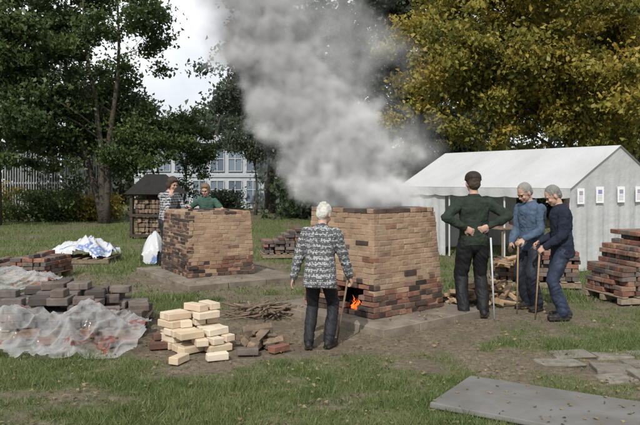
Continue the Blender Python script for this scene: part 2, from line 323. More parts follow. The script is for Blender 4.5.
# ---------------------------------------------------------------- kilns
def half(z,h,tp):
    t=z/h
    return 1-.03*min(t/.33,1)-tp*max(0,(t-.33)/.67)
def kiln(loc,ang,hx,hy,h,tp,fire=False,soot=False,zred=.42):
    e=empty('brick_kiln',(loc[0],loc[1],loc[2]),ang); mm=M(); ch=.066; nc=int(h/ch)
    for c in range(nc):
        zc=(c+.5)*ch; s=half(zc,h,tp); X_,Y_=hx*s,hy*s
        for side in range(4):
            Ln=X_ if side%2==0 else Y_; off=Y_ if side%2==0 else X_
            L=.215 if (c%3) else .115; x=-Ln-(L/2 if c%2 else 0)-random.uniform(0,.03)
            while x<Ln-.02:
                lw=L*random.uniform(.93,1.05)
                x0=max(x,-Ln); x1=min(x+lw,Ln); x+=lw
                if x1-x0<.035: continue
                xc=(x0+x1)/2; w=x1-x0-.007
                pos={0:(xc,-off+.05),1:(off-.05,xc),2:(xc,off-.05),3:(-off+.05,xc)}[side]
                if fire and side==3 and -.36<xc<-.08 and .06<zc<.34: continue
                d={0:(0,-1),1:(1,0),2:(0,1),3:(-1,0)}[side]
                pr=(zred+.10*math.sin(xc*6+side)+.05*math.sin(xc*17)-zc)/.12
                red=random.random()<1/(1+math.exp(-4*pr))
                out_=random.gauss(0,.007 if red else .0035)
                mi=0 if red else 1
                if not red and random.random()<.03: mi=0
                if soot and side==3: mi=2 if random.random()<.78 else 0
                if not(soot) and side==3 and zc>h*.55 and random.random()<.12: mi=2
                if red and random.random()<(.42 if fire else .3): mi=2
                mm.box((pos[0]+d[0]*out_,pos[1]+d[1]*out_,zc),((w if side%2==0 else .1),(.1 if side%2==0 else w),ch-(.009 if mi!=1 else .0055)),Euler((random.gauss(0,.008),random.gauss(0,.008),random.gauss(0,.016))).to_matrix(),mi=mi,jit=.0035)
    mm.make('brick_courses',[mBrick,mClay,mSoot],e,bevel=.005)
    mm=M(); lv=[0,.1,.25,.33,.5,.75,.97]; vs=[]
    for t in lv:
        s=half(t*h,h,tp)
        r=.005 if t>.3 else .014
        for a,b in((-1,-1),(1,-1),(1,1),(-1,1)): vs.append((a*(hx*s-r),b*(hy*s-r),t*h))
    fs=[]
    for i in range(len(lv)-1):
        for k in range(4):
            if fire and k==3 and i<3: continue
            fs.append((i*4+k,i*4+(k+1)%4,i*4+4+(k+1)%4,i*4+4+k))
    o=len(lv)*4-4; fs.append((o,o+1,o+2,o+3)); mm.add(vs,fs)
    mm.make('clay_core',[mMortar],e)
    mm=M(); s=half(h,h,tp); X_,Y_=hx*s,hy*s; zt=nc*ch+.028
    for side in range(4):
        Ln=X_ if side%2==0 else Y_; off=(Y_ if side%2==0 else X_)-.055; x=-Ln+.02
        while x<Ln-.1:
            L=random.choice([.21,.21,.11])
            if random.random()<.93:
                pos={0:(x+L/2,-off),1:(off,x+L/2),2:(x+L/2,off),3:(-off,x+L/2)}[side]
                mm.box((pos[0],pos[1],zt),((L-.01 if side%2==0 else .11),(.11 if side%2==0 else L-.01),.055),random.gauss(0,.04),mi=random.choice([0,1,1,2]),jit=.003)
            x+=L
    for i in range(26):
        mm.box((random.uniform(-X_+.15,X_-.15),random.uniform(-Y_+.15,Y_-.15),zt-.01),(.2,.1,.05),random.uniform(0,3),mi=random.choice([1,2]),jit=.003)
    mm.make('rim_bricks',[mBrick,mClay,mSoot],e,bevel=.004)
    if fire:
        mm=M(); q=-.22
        for k in range(4): mm.box((-hx+.17+.02*k,q+random.uniform(-.12,.12),.10+.03*k),(.16,.05,.05),random.uniform(0,1),mi=0)
        mm.box((-hx+.33,q,.25),(.02,.5,.5),mi=0)
        mm.box((-hx+.2,q,.03),(.3,.4,.04),mi=0)
        mm.make('firebox',[mBlack],e)
        mf,nt,out=nm('flame'); em=N(nt,'ShaderNodeEmission'); em.inputs[1].default_value=1.5
        nt.links.new(ramp(nt,[(.3,(1,.07,.01)),(.6,(1,.20,.03)),(.8,(1,.45,.12))],noiseN(nt,9,2)),em.inputs[0]); nt.links.new(em.outputs[0],out.inputs[0])
        mm=M()
        for k in range(8):
            y0=q-.10+.025*k; hh=random.uniform(.06,.18); xx=-hx+random.uniform(.06,.16)
            mm.tube([(xx,y0,.06),(xx-.01,y0+.01,.06+hh*.35),(xx+.01,y0-.015,.06+hh*.7),(xx,y0+.012,.06+hh)],[.008,.013,.007,.001],6)
        for k in range(18):
            mm.box((-hx+random.uniform(.05,.2),q+random.uniform(-.12,.12),.065),(.03,.03,.02),random.uniform(0,3))
        mm.make('flames',[mf],e,True)
    return e
kiln((.70,9.27,.085),R(40.5),.64,.66,1.27,.085,fire=True,zred=.38)
kiln((-2.09,12.88,.085),R(29),.62,.80,1.10,.05,soot=True,zred=.26)
def slab(cx,cy,hx,hy,a,z,name,mat):
    mm=M(); nxx=3;nyy=3
    for i in range(nxx):
        for j in range(nyy):
            mm.box((-hx+(i+.5)*2*hx/nxx,-hy+(j+.5)*2*hy/nyy,z/2-.03+random.uniform(-.006,.004)),(2*hx/nxx-.008,2*hy/nyy-.008,z+.06),mi=0,jit=.004)
    mm.make(name,[mat],bevel=.008,loc=(cx,cy,0),rz=a)
slab(.70,9.24,.93,1.10,R(40.5),.085,'kiln_foundation_slab',mSlab)
slab(-1.9,12.75,1.05,1.35,R(32),.085,'kiln_foundation_slab',mSlab)
mm=M(); a=R(-32); mm.box((0,0,.02),(2.3,.88,.04),mi=0,jit=.006); mm.make('grey_board',[mSheet],bevel=.005,loc=(2.05,5.12,0.005),rz=a)
mm=M()
for px,py,sx,sy,a in [(2.30,6.72,.42,.26,.1),(2.74,6.52,.4,.3,-.1),(3.12,6.70,.4,.26,.15),(2.52,7.02,.38,.26,.05),(2.92,7.0,.36,.28,-.12),(3.02,6.28,.42,.28,.1),(3.3,7.05,.36,.26,0),(2.62,6.22,.3,.24,.3)]:
    mm.box((px,py,-.012),(sx,sy,.04),Euler((random.gauss(0,.02),random.gauss(0,.02),a)).to_matrix(),jit=.018)
mm.make('paving_slabs',[mStone],bevel=.008)
# ---------------------------------------------------------------- piles
def pallet(mm,w,d,mi):
    for i in range(3): mm.box((0,-d/2+.06+i*(d-.12)/2,.05),(w,.1,.08),mi=mi)
    for i in range(7): mm.box((-w/2+.06+i*(w-.12)/6,0,.105),(.1,d,.022),mi=mi)
    return .118
def stack(name,loc,rz,w,d,hf,mats,bs=(.21,.10,.065),pal=True,messy=.02,miss=.03):
    mm=M(); z0=pallet(mm,w+.05,d+.05,len(mats)-1) if pal else .0
    for l in range(20):
        z=z0+(l+.5)*(bs[2]+.003); alt=l%2
        bx,by=(bs[0],bs[1]) if alt else (bs[1],bs[0])
        i0=int(w/(bx+.006)); j0=int(d/(by+.006))
        for i in range(i0):
            for j in range(j0):
                x=-w/2+(i+.5)*w/i0; y=-d/2+(j+.5)*d/j0
                if z+bs[2]/2>hf(x,y)+z0+.02*math.sin(i*3+j*5): continue
                if random.random()<miss: continue
                mm.box((x+random.gauss(0,messy*.2),y+random.gauss(0,messy*.2),z),(bx-.002,by-.002,bs[2]),random.gauss(0,messy*1.4),mi=random.choice(range(len(mats)-1)),jit=.003)
    return mm.make(name,mats,bevel=.006,loc=loc,rz=rz)
stack('brick_stack',(4.85,10.35,0),R(12),1.5,.9,lambda x,y:.92 if x>-.35 else (.72 if x>-.55 else .45),[mBrick,mBrick,mBrickDark,mPallet],messy=.035)
stack('brick_stack',(3.55,11.7,0),R(-8),1.35,.8,lambda x,y:.52 if x>-.2 else .34,[mBrick,mBrickDark,mBrickDark,mPallet],messy=.05)
stack('brick_stack',(-.85,16.0,0),R(10),.95,.8,lambda x,y:.42+.12*math.sin(x*4),[mBrickDark,mBrickDark,mBrick,mPallet],messy=.05)
stack('brick_stack',(-5.3,12.6,0),R(-10),1.3,.9,lambda x,y:.26+.08*math.sin(x*5),[mBrick,mBrick,mBrickDark,mPallet],messy=.06)
stack('brick_stack',(-2.95,8.3,-.01),R(6),1.75,1.15,lambda x,y:.36+.07*math.sin(x*5+2)+.05*math.sin(y*7)-(.14 if x>.6 else 0),[mBrickDark,mBrickDark,mBrickDark,mPallet],bs=(.23,.15,.08),messy=.10,miss=.08)
stack('cream_block_pile',(-1.28,7.3,0),R(-52),.66,.58,lambda x,y:.47-.30*max(0,(x+.05)/.3)-.12*max(0,(-y)/.27)+.05*math.sin(x*20),[mCream,mCream,mPallet],bs=(.26,.125,.07),pal=False,messy=.08,miss=.02)
mm=M()
for (x,y,z,a,mi) in [(-1.66,7.25,.04,.3,0),(-1.70,7.45,.04,1.1,0),(-1.66,7.4,.105,.5,0),(-.42,7.12,.04,.8,0),(-.72,7.0,.04,.1,2),(-1.0,6.82,.035,.4,1),(-1.35,6.72,.035,1.2,1),(-.55,7.3,.04,2,2),
    (-2.9,7.45,.04,.3,0),(-2.6,7.4,.04,1.2,2),(-2.3,7.5,.04,.1,0),(-2.75,7.55,.11,.6,2),(-3.1,7.5,.11,.2,0),(-2.2,7.3,.04,.9,2),(-2.5,7.6,.11,1.4,0),(-3.2,7.35,.04,.5,2),(-2.05,7.5,.04,.3,0)]:
    mm.box((x,y,z),(.21,.1,.065),a,mi=mi,jit=.003)
mm.make('loose_bricks',[mBrick,mCream,mBrickDark],bevel=.005)
def logs(name,loc,w,d,h,n,L,r,mat):
    mm=M()
    for i in range(n):
        t=random.random()**1.3; z=.03+t*h; k=1-.75*t
        x,y=random.uniform(-w/2,w/2)*k,random.uniform(-d/2,d/2)*k; a=random.choice([random.gauss(.2,.35),random.gauss(1.5,.6)]) ; tl=random.gauss(0,.16)
        dv=Vector((math.cos(a)*math.cos(tl),math.sin(a)*math.cos(tl),math.sin(tl)))*L*random.uniform(.7,1.15)/2
        u=dv.cross(Vector((0,0,1))).normalized(); wv=u.cross(dv).normalized(); rr=r*random.uniform(.6,1.2); k2=random.choice([3,4,4,5]); p0=random.random()*6
        vs=[]
        for s in(-1,1):
            for q in range(k2):
                tt=p0+2*math.pi*q/k2; f=rr*(.8+.4*((q*7+i)%5)/5); vs.append(Vector((x,y,z+rr*.5))+dv*s+u*math.cos(tt)*f+wv*math.sin(tt)*f)
        mm.add(vs,[tuple(reversed(range(k2))),tuple(range(k2,2*k2))]+[(q,(q+1)%k2,k2+(q+1)%k2,k2+q) for q in range(k2)],random.random())
    return mm.make(name,[mat],bevel=.004,loc=loc)
logs('firewood_pile',(2.35,10.0,0),1.25,.55,.24,60,.38,.045,mWoodL)
logs('firewood_pile',(-.62,7.35,0),.42,.35,.13,20,.28,.05,mWoodD)
logs('kindling_pile',(-.75,9.0,0),.8,.45,.1,46,.55,.014,mWoodD)
logs('firewood_pile',(3.1,11.2,.35),.5,.35,.12,18,.35,.04,mWoodL)
# ---------------------------------------------------------------- plastic sheets
def plast(name,cols,tr,scale=5):
    m,nt,out=nm(name); nz=noiseN(nt,scale,3); c=ramp(nt,cols,nz,'LINEAR')
    p=N(nt,'ShaderNodeBsdfPrincipled'); p.inputs['Roughness'].default_value=.16; p.inputs['Specular IOR Level'].default_value=.6; nt.links.new(c,p.inputs['Base Color'])
    b=N(nt,'ShaderNodeBump'); b.inputs['Strength'].default_value=.5; b.inputs['Distance'].default_value=.015
    nt.links.new(noiseN(nt,14,2,.5),b.inputs['Height']); nt.links.new(b.outputs[0],p.inputs['Normal'])
    if tr<.1: nt.links.new(p.outputs[0],out.inputs[0]); return m
    t=N(nt,'ShaderNodeBsdfTransparent'); ms=N(nt,'ShaderNodeMixShader')
    lw=N(nt,'ShaderNodeLayerWeight'); lw.inputs[0].default_value=.35
    n2=noiseN(nt,5,3,.6); f=math_(nt,'MULTIPLY_ADD',n2,1.3,tr-.65,True); f=math_(nt,'MULTIPLY',f,math_(nt,'SUBTRACT',1.05,lw.outputs['Facing'],0,True))
    nt.links.new(f,ms.inputs[0])
    nt.links.new(p.outputs[0],ms.inputs[1]); nt.links.new(t.outputs[0],ms.inputs[2]); nt.links.new(ms.outputs[0],out.inputs[0]); return m
mPl=plast('clear_plastic',[(.0,(.32,.33,.33)),(.54,(.40,.40,.40)),(.60,(.45,.44,.43)),(.64,(.36,.08,.07)),(.68,(.38,.09,.08)),(.71,(.45,.45,.45))],.86,3.2)
mPlW=plast('white_plastic',[(.0,(.48,.48,.48)),(.54,(.46,.47,.49)),(.59,(.12,.19,.38)),(.63,(.12,.19,.38)),(.67,(.46,.46,.47))],.05,3.2)
def sheet(name,loc,w,d,prof,mat,rz=0,res=.018,cr=.05,seed=0):
    nx_=int(w/res);ny_=int(d/res); u,v=np.meshgrid(np.linspace(0,1,nx_),np.linspace(0,1,ny_))
    x=(u-.5)*w;y=(v-.5)*d
    rid=lambda a,b:(1-np.abs(2*vn(a,b)-1))
    wx=x+.22*fbm(x*2+seed,y*2+4,3); wy=y+.22*fbm(x*2+9,y*2+seed,3)
    fold=rid(wx*3.5+seed+wy*2.5,wy*2+7+seed)**1.6*.6+rid(wx*8-wy*6+seed,wy*4+3)**1.5*.28+rid(wx*15+wy*8,wy*9+seed)*.10
    z=prof(u,v)+cr*(fold-.35)
    x=x+.05*(fbm(y*4+seed,x*4,3)-.5); y=y+.05*(fbm(x*4+seed,y*4+3,3)-.5)
    z=np.maximum(z,.010+.012*fold)
    V=np.stack([x,y,z],-1).reshape(-1,3); i=np.arange(nx_-1)[None,:]+nx_*np.arange(ny_-1)[:,None]
    F=np.stack([i,i+1,i+nx_+1,i+nx_],-1).reshape(-1,4)
    uu=(u.ravel()[F].mean(1));vv=(v.ravel()[F].mean(1)); r=np.sqrt(((uu-.5)/.5)**4+((vv-.5)/.5)**4)
    F=F[r<(1.0+.7*(fbm(uu*5+seed,vv*5+9,2)-.5))]
    me=bpy.data.meshes.new(name); me.from_pydata(V.tolist(),[],F.tolist()); me.polygons.foreach_set('use_smooth',[True]*len(F)); me.materials.append(mat)
    ob=bpy.data.objects.new(name,me); scene.collection.objects.link(ob); ob.location=loc; ob.rotation_euler=(0,0,rz); return ob
sm=lambda t:np.clip(t,0,1)**2*(3-2*np.clip(t,0,1))
sheet('plastic_sheet',(-2.62,7.28,0),1.65,1.0,lambda u,v:.30*sm((v-.12)/.55)*(1-.5*sm((u-.75)/.25))+.05*np.sin(u*14)*sm(v/.4),mPl,R(4),cr=.18,seed=3)
sheet('plastic_sheet',(-4.85,11.2,0),1.2,1.1,lambda u,v:.20*sm(v/.6)*(1-sm((u-.7)/.3)*.6)+.02,mPl,R(-8),cr=.16,seed=9)
sheet('tarpaulin_bundle',(-5.1,15.1,.1),1.45,1.0,lambda u,v:.34*np.sin(np.pi*np.clip(u,0,1))**.6*np.sin(np.pi*np.clip(v,0,1))**.6,mPlW,0,cr=.24,seed=21)
mm=M(); pallet(mm,1.4,1.0,0); mm.make('wooden_pallet',[mPallet],loc=(-5.1,15.05,0))
sheet('tarpaulin_bundle',(-3.5,14.7,0),.46,.46,lambda u,v:.58*np.sin(np.pi*np.clip(u,0,1))**.45*np.sin(np.pi*np.clip(v,0,1))**.45,mPlW,0,cr=.2,seed=33,res=.012)
# ---------------------------------------------------------------- wood store hut
e=empty('wood_store',(-4.95,21.2,0),R(-14)); mm=M()
w,d,h=1.15,.9,1.38
for sx in(-1,1):
    for sy in(-1,1): mm.box((sx*w/2,sy*d/2,h/2),(.09,.09,h),var=.2)
for z in(.1,.7,h-.04): mm.box((0,-d/2-.05,z),(w+.1,.03,.08),var=.3); mm.box((-w/2-.05,0,z),(.03,d,.08),var=.3)
mm.box((0,d/2,h/2),(w,.04,h),var=.1); mm.box((w/2-.01,0,h/2),(.04,d-.1,h),var=.1); mm.make('frame',[mHut],e)
mm=M(); q=.18
mm.add([(-w/2-q,-d/2-q,h-.05),(w/2+q,-d/2-q,h-.05),(w/2+q,d/2+q,h-.05),(-w/2-q,d/2+q,h-.05),(0,-d/2-q,h+.55),(0,d/2+q,h+.55)],[(0,3,5,4),(1,4,5,2),(0,4,1),(2,5,3),(0,1,2,3)])
mm.make('roof',[vmat('tar_felt',[(.028,.026,.025)],namt=.3,bump=.3)],e)
mm=M()
for i in range(9):
    for j in range(8): mm.box((-w/2+.12+i*.115,-.1+random.uniform(-.05,.05),.12+j*.14),(.1,.6,.12),Euler((0,random.uniform(-.3,.3),0)).to_matrix())
mm.make('stacked_logs',[mWoodD],e,bevel=.01)
# ---------------------------------------------------------------- tent
P0=Vector((4.75,13.3,0)); e=empty('party_tent',P0,math.atan2(1.6,2.5))
Wd,Ln,E,Rg=3.0,5.0,1.62,2.45
def grid(f,nu,nv,mm,var=.5,mi=0):
    vs=[f(i/nu,j/nv) for j in range(nv+1) for i in range(nu+1)]
    mm.add(vs,[(j*(nu+1)+i,j*(nu+1)+i+1,(j+1)*(nu+1)+i+1,(j+1)*(nu+1)+i) for j in range(nv) for i in range(nu)],var,mi)
sag=lambda v:.045*abs(math.sin(v*math.pi*3))
mm=M()
wr_=lambda u,v:.010*math.sin(v*47+u*5)*u*(1-u)*2
grid(lambda u,v:(-.06+u*(Wd/2+.06),-.06+v*(Ln+.12),E-.03+(Rg-E+.03)*u-sag(v)*math.sin(u*math.pi)+wr_(u,v)),10,80,mm)
grid(lambda u,v:(Wd/2+u*(Wd/2+.06),-.06+v*(Ln+.12),Rg-(Rg-E+.03)*u-sag(v)*math.sin(u*math.pi)),8,40,mm)
grid(lambda u,v:(-.07+.012*math.sin(v*60),-.06+v*(Ln+.12),E-.035-u*(.17+.025*abs(math.sin(v*Ln*6)))),2,120,mm)
mm.make('roof_canopy',[mFab],e,True)
mm=M()
rip=lambda t:.03*math.sin(t*13)+.014*math.sin(t*37+1)
grid(lambda u,v:(u*Wd,rip(u*3)*(1-v)-.015,v*(E+(Rg-E)*(1-abs(2*u-1))-.02)),60,6,mm)
grid(lambda u,v:(u*Wd,Ln+rip(u*3+2),v*(E+(Rg-E)*(1-abs(2*u-1))-.02)),40,6,mm)
grid(lambda u,v:(rip(u*3+1)*(1-v),Ln-u*1.55,v*(E-.04)),40,4,mm)
grid(lambda u,v:(Wd+rip(u*3+1)*(1-v),Ln-u*1.0,v*(E-.04)),40,4,mm)
mm.make('side_walls',[mFab],e,True)
mm=M()
for yy in(0.02,Ln/3,2*Ln/3,Ln-.02):
    for xx in(.03,Wd-.03): mm.tube([(xx,yy,0),(xx,yy,E-.03)],[.019,.019],8)
    mm.tube([(.03,yy,E-.06),(Wd/2,yy,Rg-.07),(Wd-.03,yy,E-.06)],[.017]*3,8)
mm.tube([(Wd/2,0.03,Rg-.08),(Wd/2,Ln-.03,Rg-.08)],[.017]*2,8)
for xx in(.03,Wd-.03): mm.tube([(xx,.03,E-.06),(xx,Ln-.03,E-.06)],[.017]*2,8)
mm.make('tent_poles',[mMetal],e)
mm=M()
for (xx,zz,w,h) in[(.24,1.44,.21,.30),(.82,1.46,.24,.32),(1.5,1.46,.24,.32),(2.1,1.46,.24,.32)]:
    mm.box((xx,-.06,zz),(w,.006,h),mi=0)
    for k in range(4): mm.box((xx-.01,-.065,zz-.10+k*.03),(w*.6,.004,.006),mi=1)
    mm.box((xx,-.065,zz+.06),(w*.5,.004,.08),mi=1)
mm.make('posters',[mPaper,mInk],e)
e=empty('folding_table',(4.3,15.2,0),R(25)); mm=M(); mm.box((0,0,.73),(1.5,.7,.03))
for a in(-.68,.68):
    for b_ in(-.3,.3): mm.tube([(a,b_,0),(a,b_,.72)],[.016,.016])
mm.make('table',[mWoodD],e)
mm=M()
for i in range(6): mm.box((-.6+i*.23,random.uniform(-.1,.1),.80+.03*(i%2)),(.16,.2,.12+.06*(i%2)),random.random())
mm.make('boxes_on_table',[vmat('crate',[(.05,.08,.18),(.2,.2,.2),(.3,.12,.08)],namt=.2,bump=0)],e)
# ---------------------------------------------------------------- people
def cloth(name,col,col2=None,kind=None,rough=.9):
    m,nt,out=nm(name); tc=coords(nt); p=N(nt,'ShaderNodeBsdfPrincipled'); p.inputs['Roughness'].default_value=rough; p.inputs['Specular IOR Level'].default_value=.2
    nz=noiseN(nt,14,4,.65,tc); c=mixc(nt,col,tuple(q*.6 for q in col),math_(nt,'MULTIPLY_ADD',nz,3,-1.1,True))
    sp=N(nt,'ShaderNodeSeparateXYZ'); nt.links.new(tc,sp.inputs[0]); z=sp.outputs[2]
    if kind=='nordic':
        w=N(nt,'ShaderNodeTexWave'); w.bands_direction='Z'; w.inputs['Scale'].default_value=4.6; w.inputs['Distortion'].default_value=.5; nt.links.new(tc,w.inputs['Vector'])
        vo=N(nt,'ShaderNodeTexVoronoi'); vo.inputs['Scale'].default_value=44; nt.links.new(tc,vo.inputs['Vector'])
        dots=math_(nt,'LESS_THAN',vo.outputs['Distance'],.46)
        f=math_(nt,'MULTIPLY',dots,math_(nt,'GREATER_THAN',w.outputs['Fac'],.12))
        line=math_(nt,'MULTIPLY',math_(nt,'GREATER_THAN',w.outputs['Fac'],.93),math_(nt,'GREATER_THAN',noiseN(nt,60,1,.5,tc),.45))
        f=math_(nt,'MAXIMUM',math_(nt,'MULTIPLY',f,.68),math_(nt,'MULTIPLY',line,.8))
        c=mixc(nt,c,col2,f)
    if kind=='check':
        a=math_(nt,'GREATER_THAN',math_(nt,'SINE',math_(nt,'MULTIPLY',z,130)),0.1)
        b_=math_(nt,'GREATER_THAN',math_(nt,'SINE',math_(nt,'MULTIPLY',math_(nt,'ADD',sp.outputs[0],sp.outputs[1]),120)),.1)
        f=math_(nt,'MULTIPLY',math_(nt,'ADD',a,b_),.5); c=mixc(nt,c,col2,f)
    nt.links.new(c,p.inputs['Base Color'])
    b=N(nt,'ShaderNodeBump'); b.inputs['Strength'].default_value=.4; b.inputs['Distance'].default_value=.015
    nt.links.new(noiseN(nt,16,3,.55,tc),b.inputs['Height']); nt.links.new(b.outputs[0],p.inputs['Normal']); nt.links.new(p.outputs[0],out.inputs[0]); return m
def plain(name,col,r=.6):
    return cloth(name,col,rough=r)
mSkin=vmat('skin',[(.42,.265,.20)],nscale=30,namt=.12,dark=(.33,.15,.10),bump=0,rough=.5)
mEye=plain('eye',(.02,.015,.012),.2); mLip=plain('lip',(.30,.13,.11),.5)
def ik(a,t,l1,l2,pole):
    d=t-a; L=min(d.length,(l1+l2)*.999); dn=d.normalized(); t2=a+dn*L
    x=(l1*l1-l2*l2+L*L)/(2*L); hgt=math.sqrt(max(0,l1*l1-x*x)); pl=(pole-dn*pole.dot(dn)).normalized()
    return a+dn*x+pl*hgt,t2
def person(name,loc,yaw,H,mats,feet=((-.1,0),(.1,0)),lean=0,side=0,arms=None,headpitch=0,headyaw=0,bulk=1.0,hem=-.1,hair='short',cap=False,female=False,sleeve='long',skirt=1.0,pelv=.93,glasses=False,legr=1.0,vox=.0075,hs_=1.06):
    G={k:M() for k in('top','legs','shoe','hair','skin','eye','lip','cap')}
    P=Vector((0,0,pelv)); Rl=Euler((-R(lean),R(side),0)).to_matrix()
    sp=lambda x,y,z:P+Rl@Vector((x,y,z))
    bw=.90 if female else 1.0
    rings=[(hem,.172*skirt,.125*skirt,0),(hem+.06,.176*skirt,.128*skirt,0),(.06,.168,.122,0),(.17,.158,.115,.0),(.28,.17,.12,0),(.38,.183,.122,-.005),(.45,.178,.108,-.008),(.49,.135,.088,-.006),(.525,.07,.066,0)]
    vs=[];fs=[];K=24
    for z,a,b,oy in rings:
        for k in range(K):
            t=2*math.pi*k/K; wv=1+.025*math.sin(5*t+z*30)
            vs.append(sp(a*bw*bulk*wv*math.copysign(abs(math.cos(t))**.85,math.cos(t)),oy+b*bulk*wv*math.sin(t),z))
    for i in range(len(rings)-1):
        for k in range(K): fs.append((i*K+k,i*K+(k+1)%K,(i+1)*K+(k+1)%K,(i+1)*K+k))
    fs.append(tuple(reversed(range(K)))); fs.append(tuple((len(rings)-1)*K+k for k in range(K)))
    G['top'].add(vs,fs)
    G['legs'].ell(P+Rl@Vector((0,0,-.03)),(.165*bw,.12,.14),Rl)
    def limb(g,pts,rad,seg=14):
        for p_,r_ in zip(pts,rad): G[g].ell(p_,(r_,r_,r_),seg=12,rings=8)
        for i in range(len(pts)-1): G[g].tube([pts[i],pts[i+1]],[rad[i],rad[i+1]],seg)
    for s,(fx,fy) in zip((-1,1),feet):
        hip=P+Rl@Vector((s*.088,0,-.04)); ank=Vector((fx,fy-.03,.09))
        kn,ank2=ik(hip,ank,.43,.42,Vector((s*.12,1,0)))
        lr=legr
        limb('legs',[hip,hip.lerp(kn,.5),kn,kn.lerp(ank2,.35),ank2+Vector((0,0,.0))],[.102*lr,.09*lr,.076*lr,.074*lr,.068*lr])
        a=s*.2; fr=Matrix.Rotation(-a,3,'Z')
        for q in [(-.055,.04,.042,.045),(0,.043,.055,.05),(.07,.046,.045,.038),(.13,.044,.04,.032)]:
            G['shoe'].ell(ank2+fr@Vector((0,q[0]+.02,-.045)),(q[1],.058,q[3]),fr)
        G['shoe'].tube([ank2+Vector((0,0,.03)),ank2+Vector((0,0,-.05))],[.05,.05],12)
        G['shoe'].box(ank2+fr@Vector((0,.055,-.078)),(.088,.27,.024),fr)
    hands=[]
    for s in(-1,1):
        tgt,pole,pn,curl=arms[0 if s<0 else 1]
        sh=sp(s*.178*bw*bulk**.5,-.005,.435); el,wr=ik(sh,Vector(tgt),.29,.255,Vector(pole))
        f=(wr-el).normalized(); b=bulk
        if sleeve=='short':
            m1=sh.lerp(el,.7); limb('top',[sh,m1],[.066*b,.058*b]); limb('skin',[m1,el,el.lerp(wr,.4),wr],[.044,.04,.04,.028])
        else:
            limb('top',[sh,sh.lerp(el,.5),el,el.lerp(wr,.5),wr-f*.01],[.068*b,.062*b,.055*b,.05*b,.040*b])
            limb('skin',[wr-f*.02,wr+f*.02],[.028,.027])
        pn=Vector(pn); pn=(pn-f*pn.dot(f)).normalized(); lat=f.cross(pn).normalized()
        Rh=Matrix((lat,f,pn)).transposed()
        pc=wr+f*.055; G['skin'].ell(pc,(.041,.052,.017),Rh); G['skin'].ell(pc+f*.025,(.04,.03,.015),Rh)
        for k,(o,l) in enumerate(((-.03,.062),(-.0105,.072),(.0105,.068),(.030,.054))):
            p_=wr+f*.088+lat*o; ang=0; pts=[p_-f*.02,p_]; 
            for j,sl in enumerate((.45,.32,.27)):
                ang+=curl*(.8 if j==0 else 1)+.05*k; dv=f*math.cos(ang)+pn*math.sin(ang)+lat*o*1.5; p_=p_+dv.normalized()*l*1.05*sl; pts.append(p_)
            limb('skin',pts,[.0095,.0092,.0086,.008,.007],8)
        ts=-1 if lat.y<0 else 1
        tb=wr+f*.025+lat*ts*.026; t1=tb+(f*.6+lat*ts*.75+pn*.25).normalized()*.035; t2=t1+(f*.85+lat*ts*.15+pn*(.3+curl*.5)).normalized()*.03; t3=t2+(f*.8-lat*ts*.1+pn*(.3+curl*.6)).normalized()*.024
        limb('skin',[tb,t1,t2,t3],[.014,.012,.010,.008],8)
        hands.append(pc+f*.04+pn*.02)
    nb=sp(0,-.005,.50); Rh=Rl@Euler((-R(headpitch),0,R(headyaw))).to_matrix()
    hd=nb+Rl@Vector((0,.015,.075))+Rh@Vector((0,.025,.105))
    limb('skin',[nb-Rl@Vector((0,0,.03)),hd+Rh@Vector((0,-.02,-.07))],[.057,.053])
    h=lambda x,y,z:hd+Rh@(Vector((x,y,z))*hs_)
    E_=lambda g,c_,r_:G[g].ell(h(*c_),tuple(q*hs_ for q in r_),Rh)
    E_('skin',(0,-.008,.02),(.074,.094,.098)); E_('skin',(0,.022,-.045),(.058,.066,.066)); E_('skin',(0,.062,-.09),(.025,.022,.02))
    E_('skin',(0,.07,.022),(.05,.02,.014))
    G['skin'].tube([h(0,.078,.012),h(0,.108,-.030),h(0,.088,-.040)],[.008,.0135,.010],8)
    for s in(-1,1):
        E_('skin',(s*.076,-.005,-.012),(.011,.02,.032)); E_('skin',(s*.035,.066,-.03),(.022,.02,.02))
        E_('eye',(s*.029,.084,.002),(.010,.008,.0055)); E_('hair',(s*.03,.087,.021),(.018,.006,.005))
    E_('lip',(0,.086,-.064),(.024,.009,.0075))
    if glasses:
        for s in(-1,1):
            for k in range(10):
                t=2*math.pi*k/10; t2=2*math.pi*(k+1)/10
                G['eye'].tube([h(s*.032+.019*math.cos(t),.098,.0+.014*math.sin(t)),h(s*.032+.019*math.cos(t2),.098,.0+.014*math.sin(t2))],[.0035,.0035],5)
        G['eye'].tube([h(-.012,.098,.004),h(.012,.098,.004)],[.0035,.0035],6)
    hr={'short':[((0,-.022,.038),(.084,.095,.090)),((0,-.06,-.01),(.07,.052,.07))],
        'bun':[((0,-.020,.038),(.087,.098,.094)),((0,-.06,-.02),(.074,.055,.07)),((0,-.07,.085),(.045,.045,.04)),((.03,-.085,.10),(.022,.022,.022))],
        'full':[((0,-.02,.045),(.092,.098,.095)),((0,-.05,-.03),(.09,.065,.085)),((-.07,-.005,-.01),(.024,.04,.07)),((.07,-.005,-.01),(.024,.04,.07)),((0,.05,.088),(.06,.035,.025))]}[hair]
    for c_,r_ in hr: E_('hair',c_,r_)
    if cap:
        E_('cap',(0,-.01,.062),(.094,.108,.078)); G['cap'].tube([h(0,-.008,.03),h(0,-.008,.062)],[.104,.10],18)
        E_('cap',(0,.105,.045),(.066,.06,.008))
    G['top'].tube([sp(0,-.008,.50),sp(0,-.004,.545)],[.078,.070],16)
    order=['top','legs','shoe','hair','skin','eye','lip','cap']; big=M(); trees=[]
    for k in order:
        if G[k].f: trees.append((order.index(k),BVHTree.FromPolygons([Vector(v) for v in G[k].v],G[k].f))); big.add(G[k].v,G[k].f)
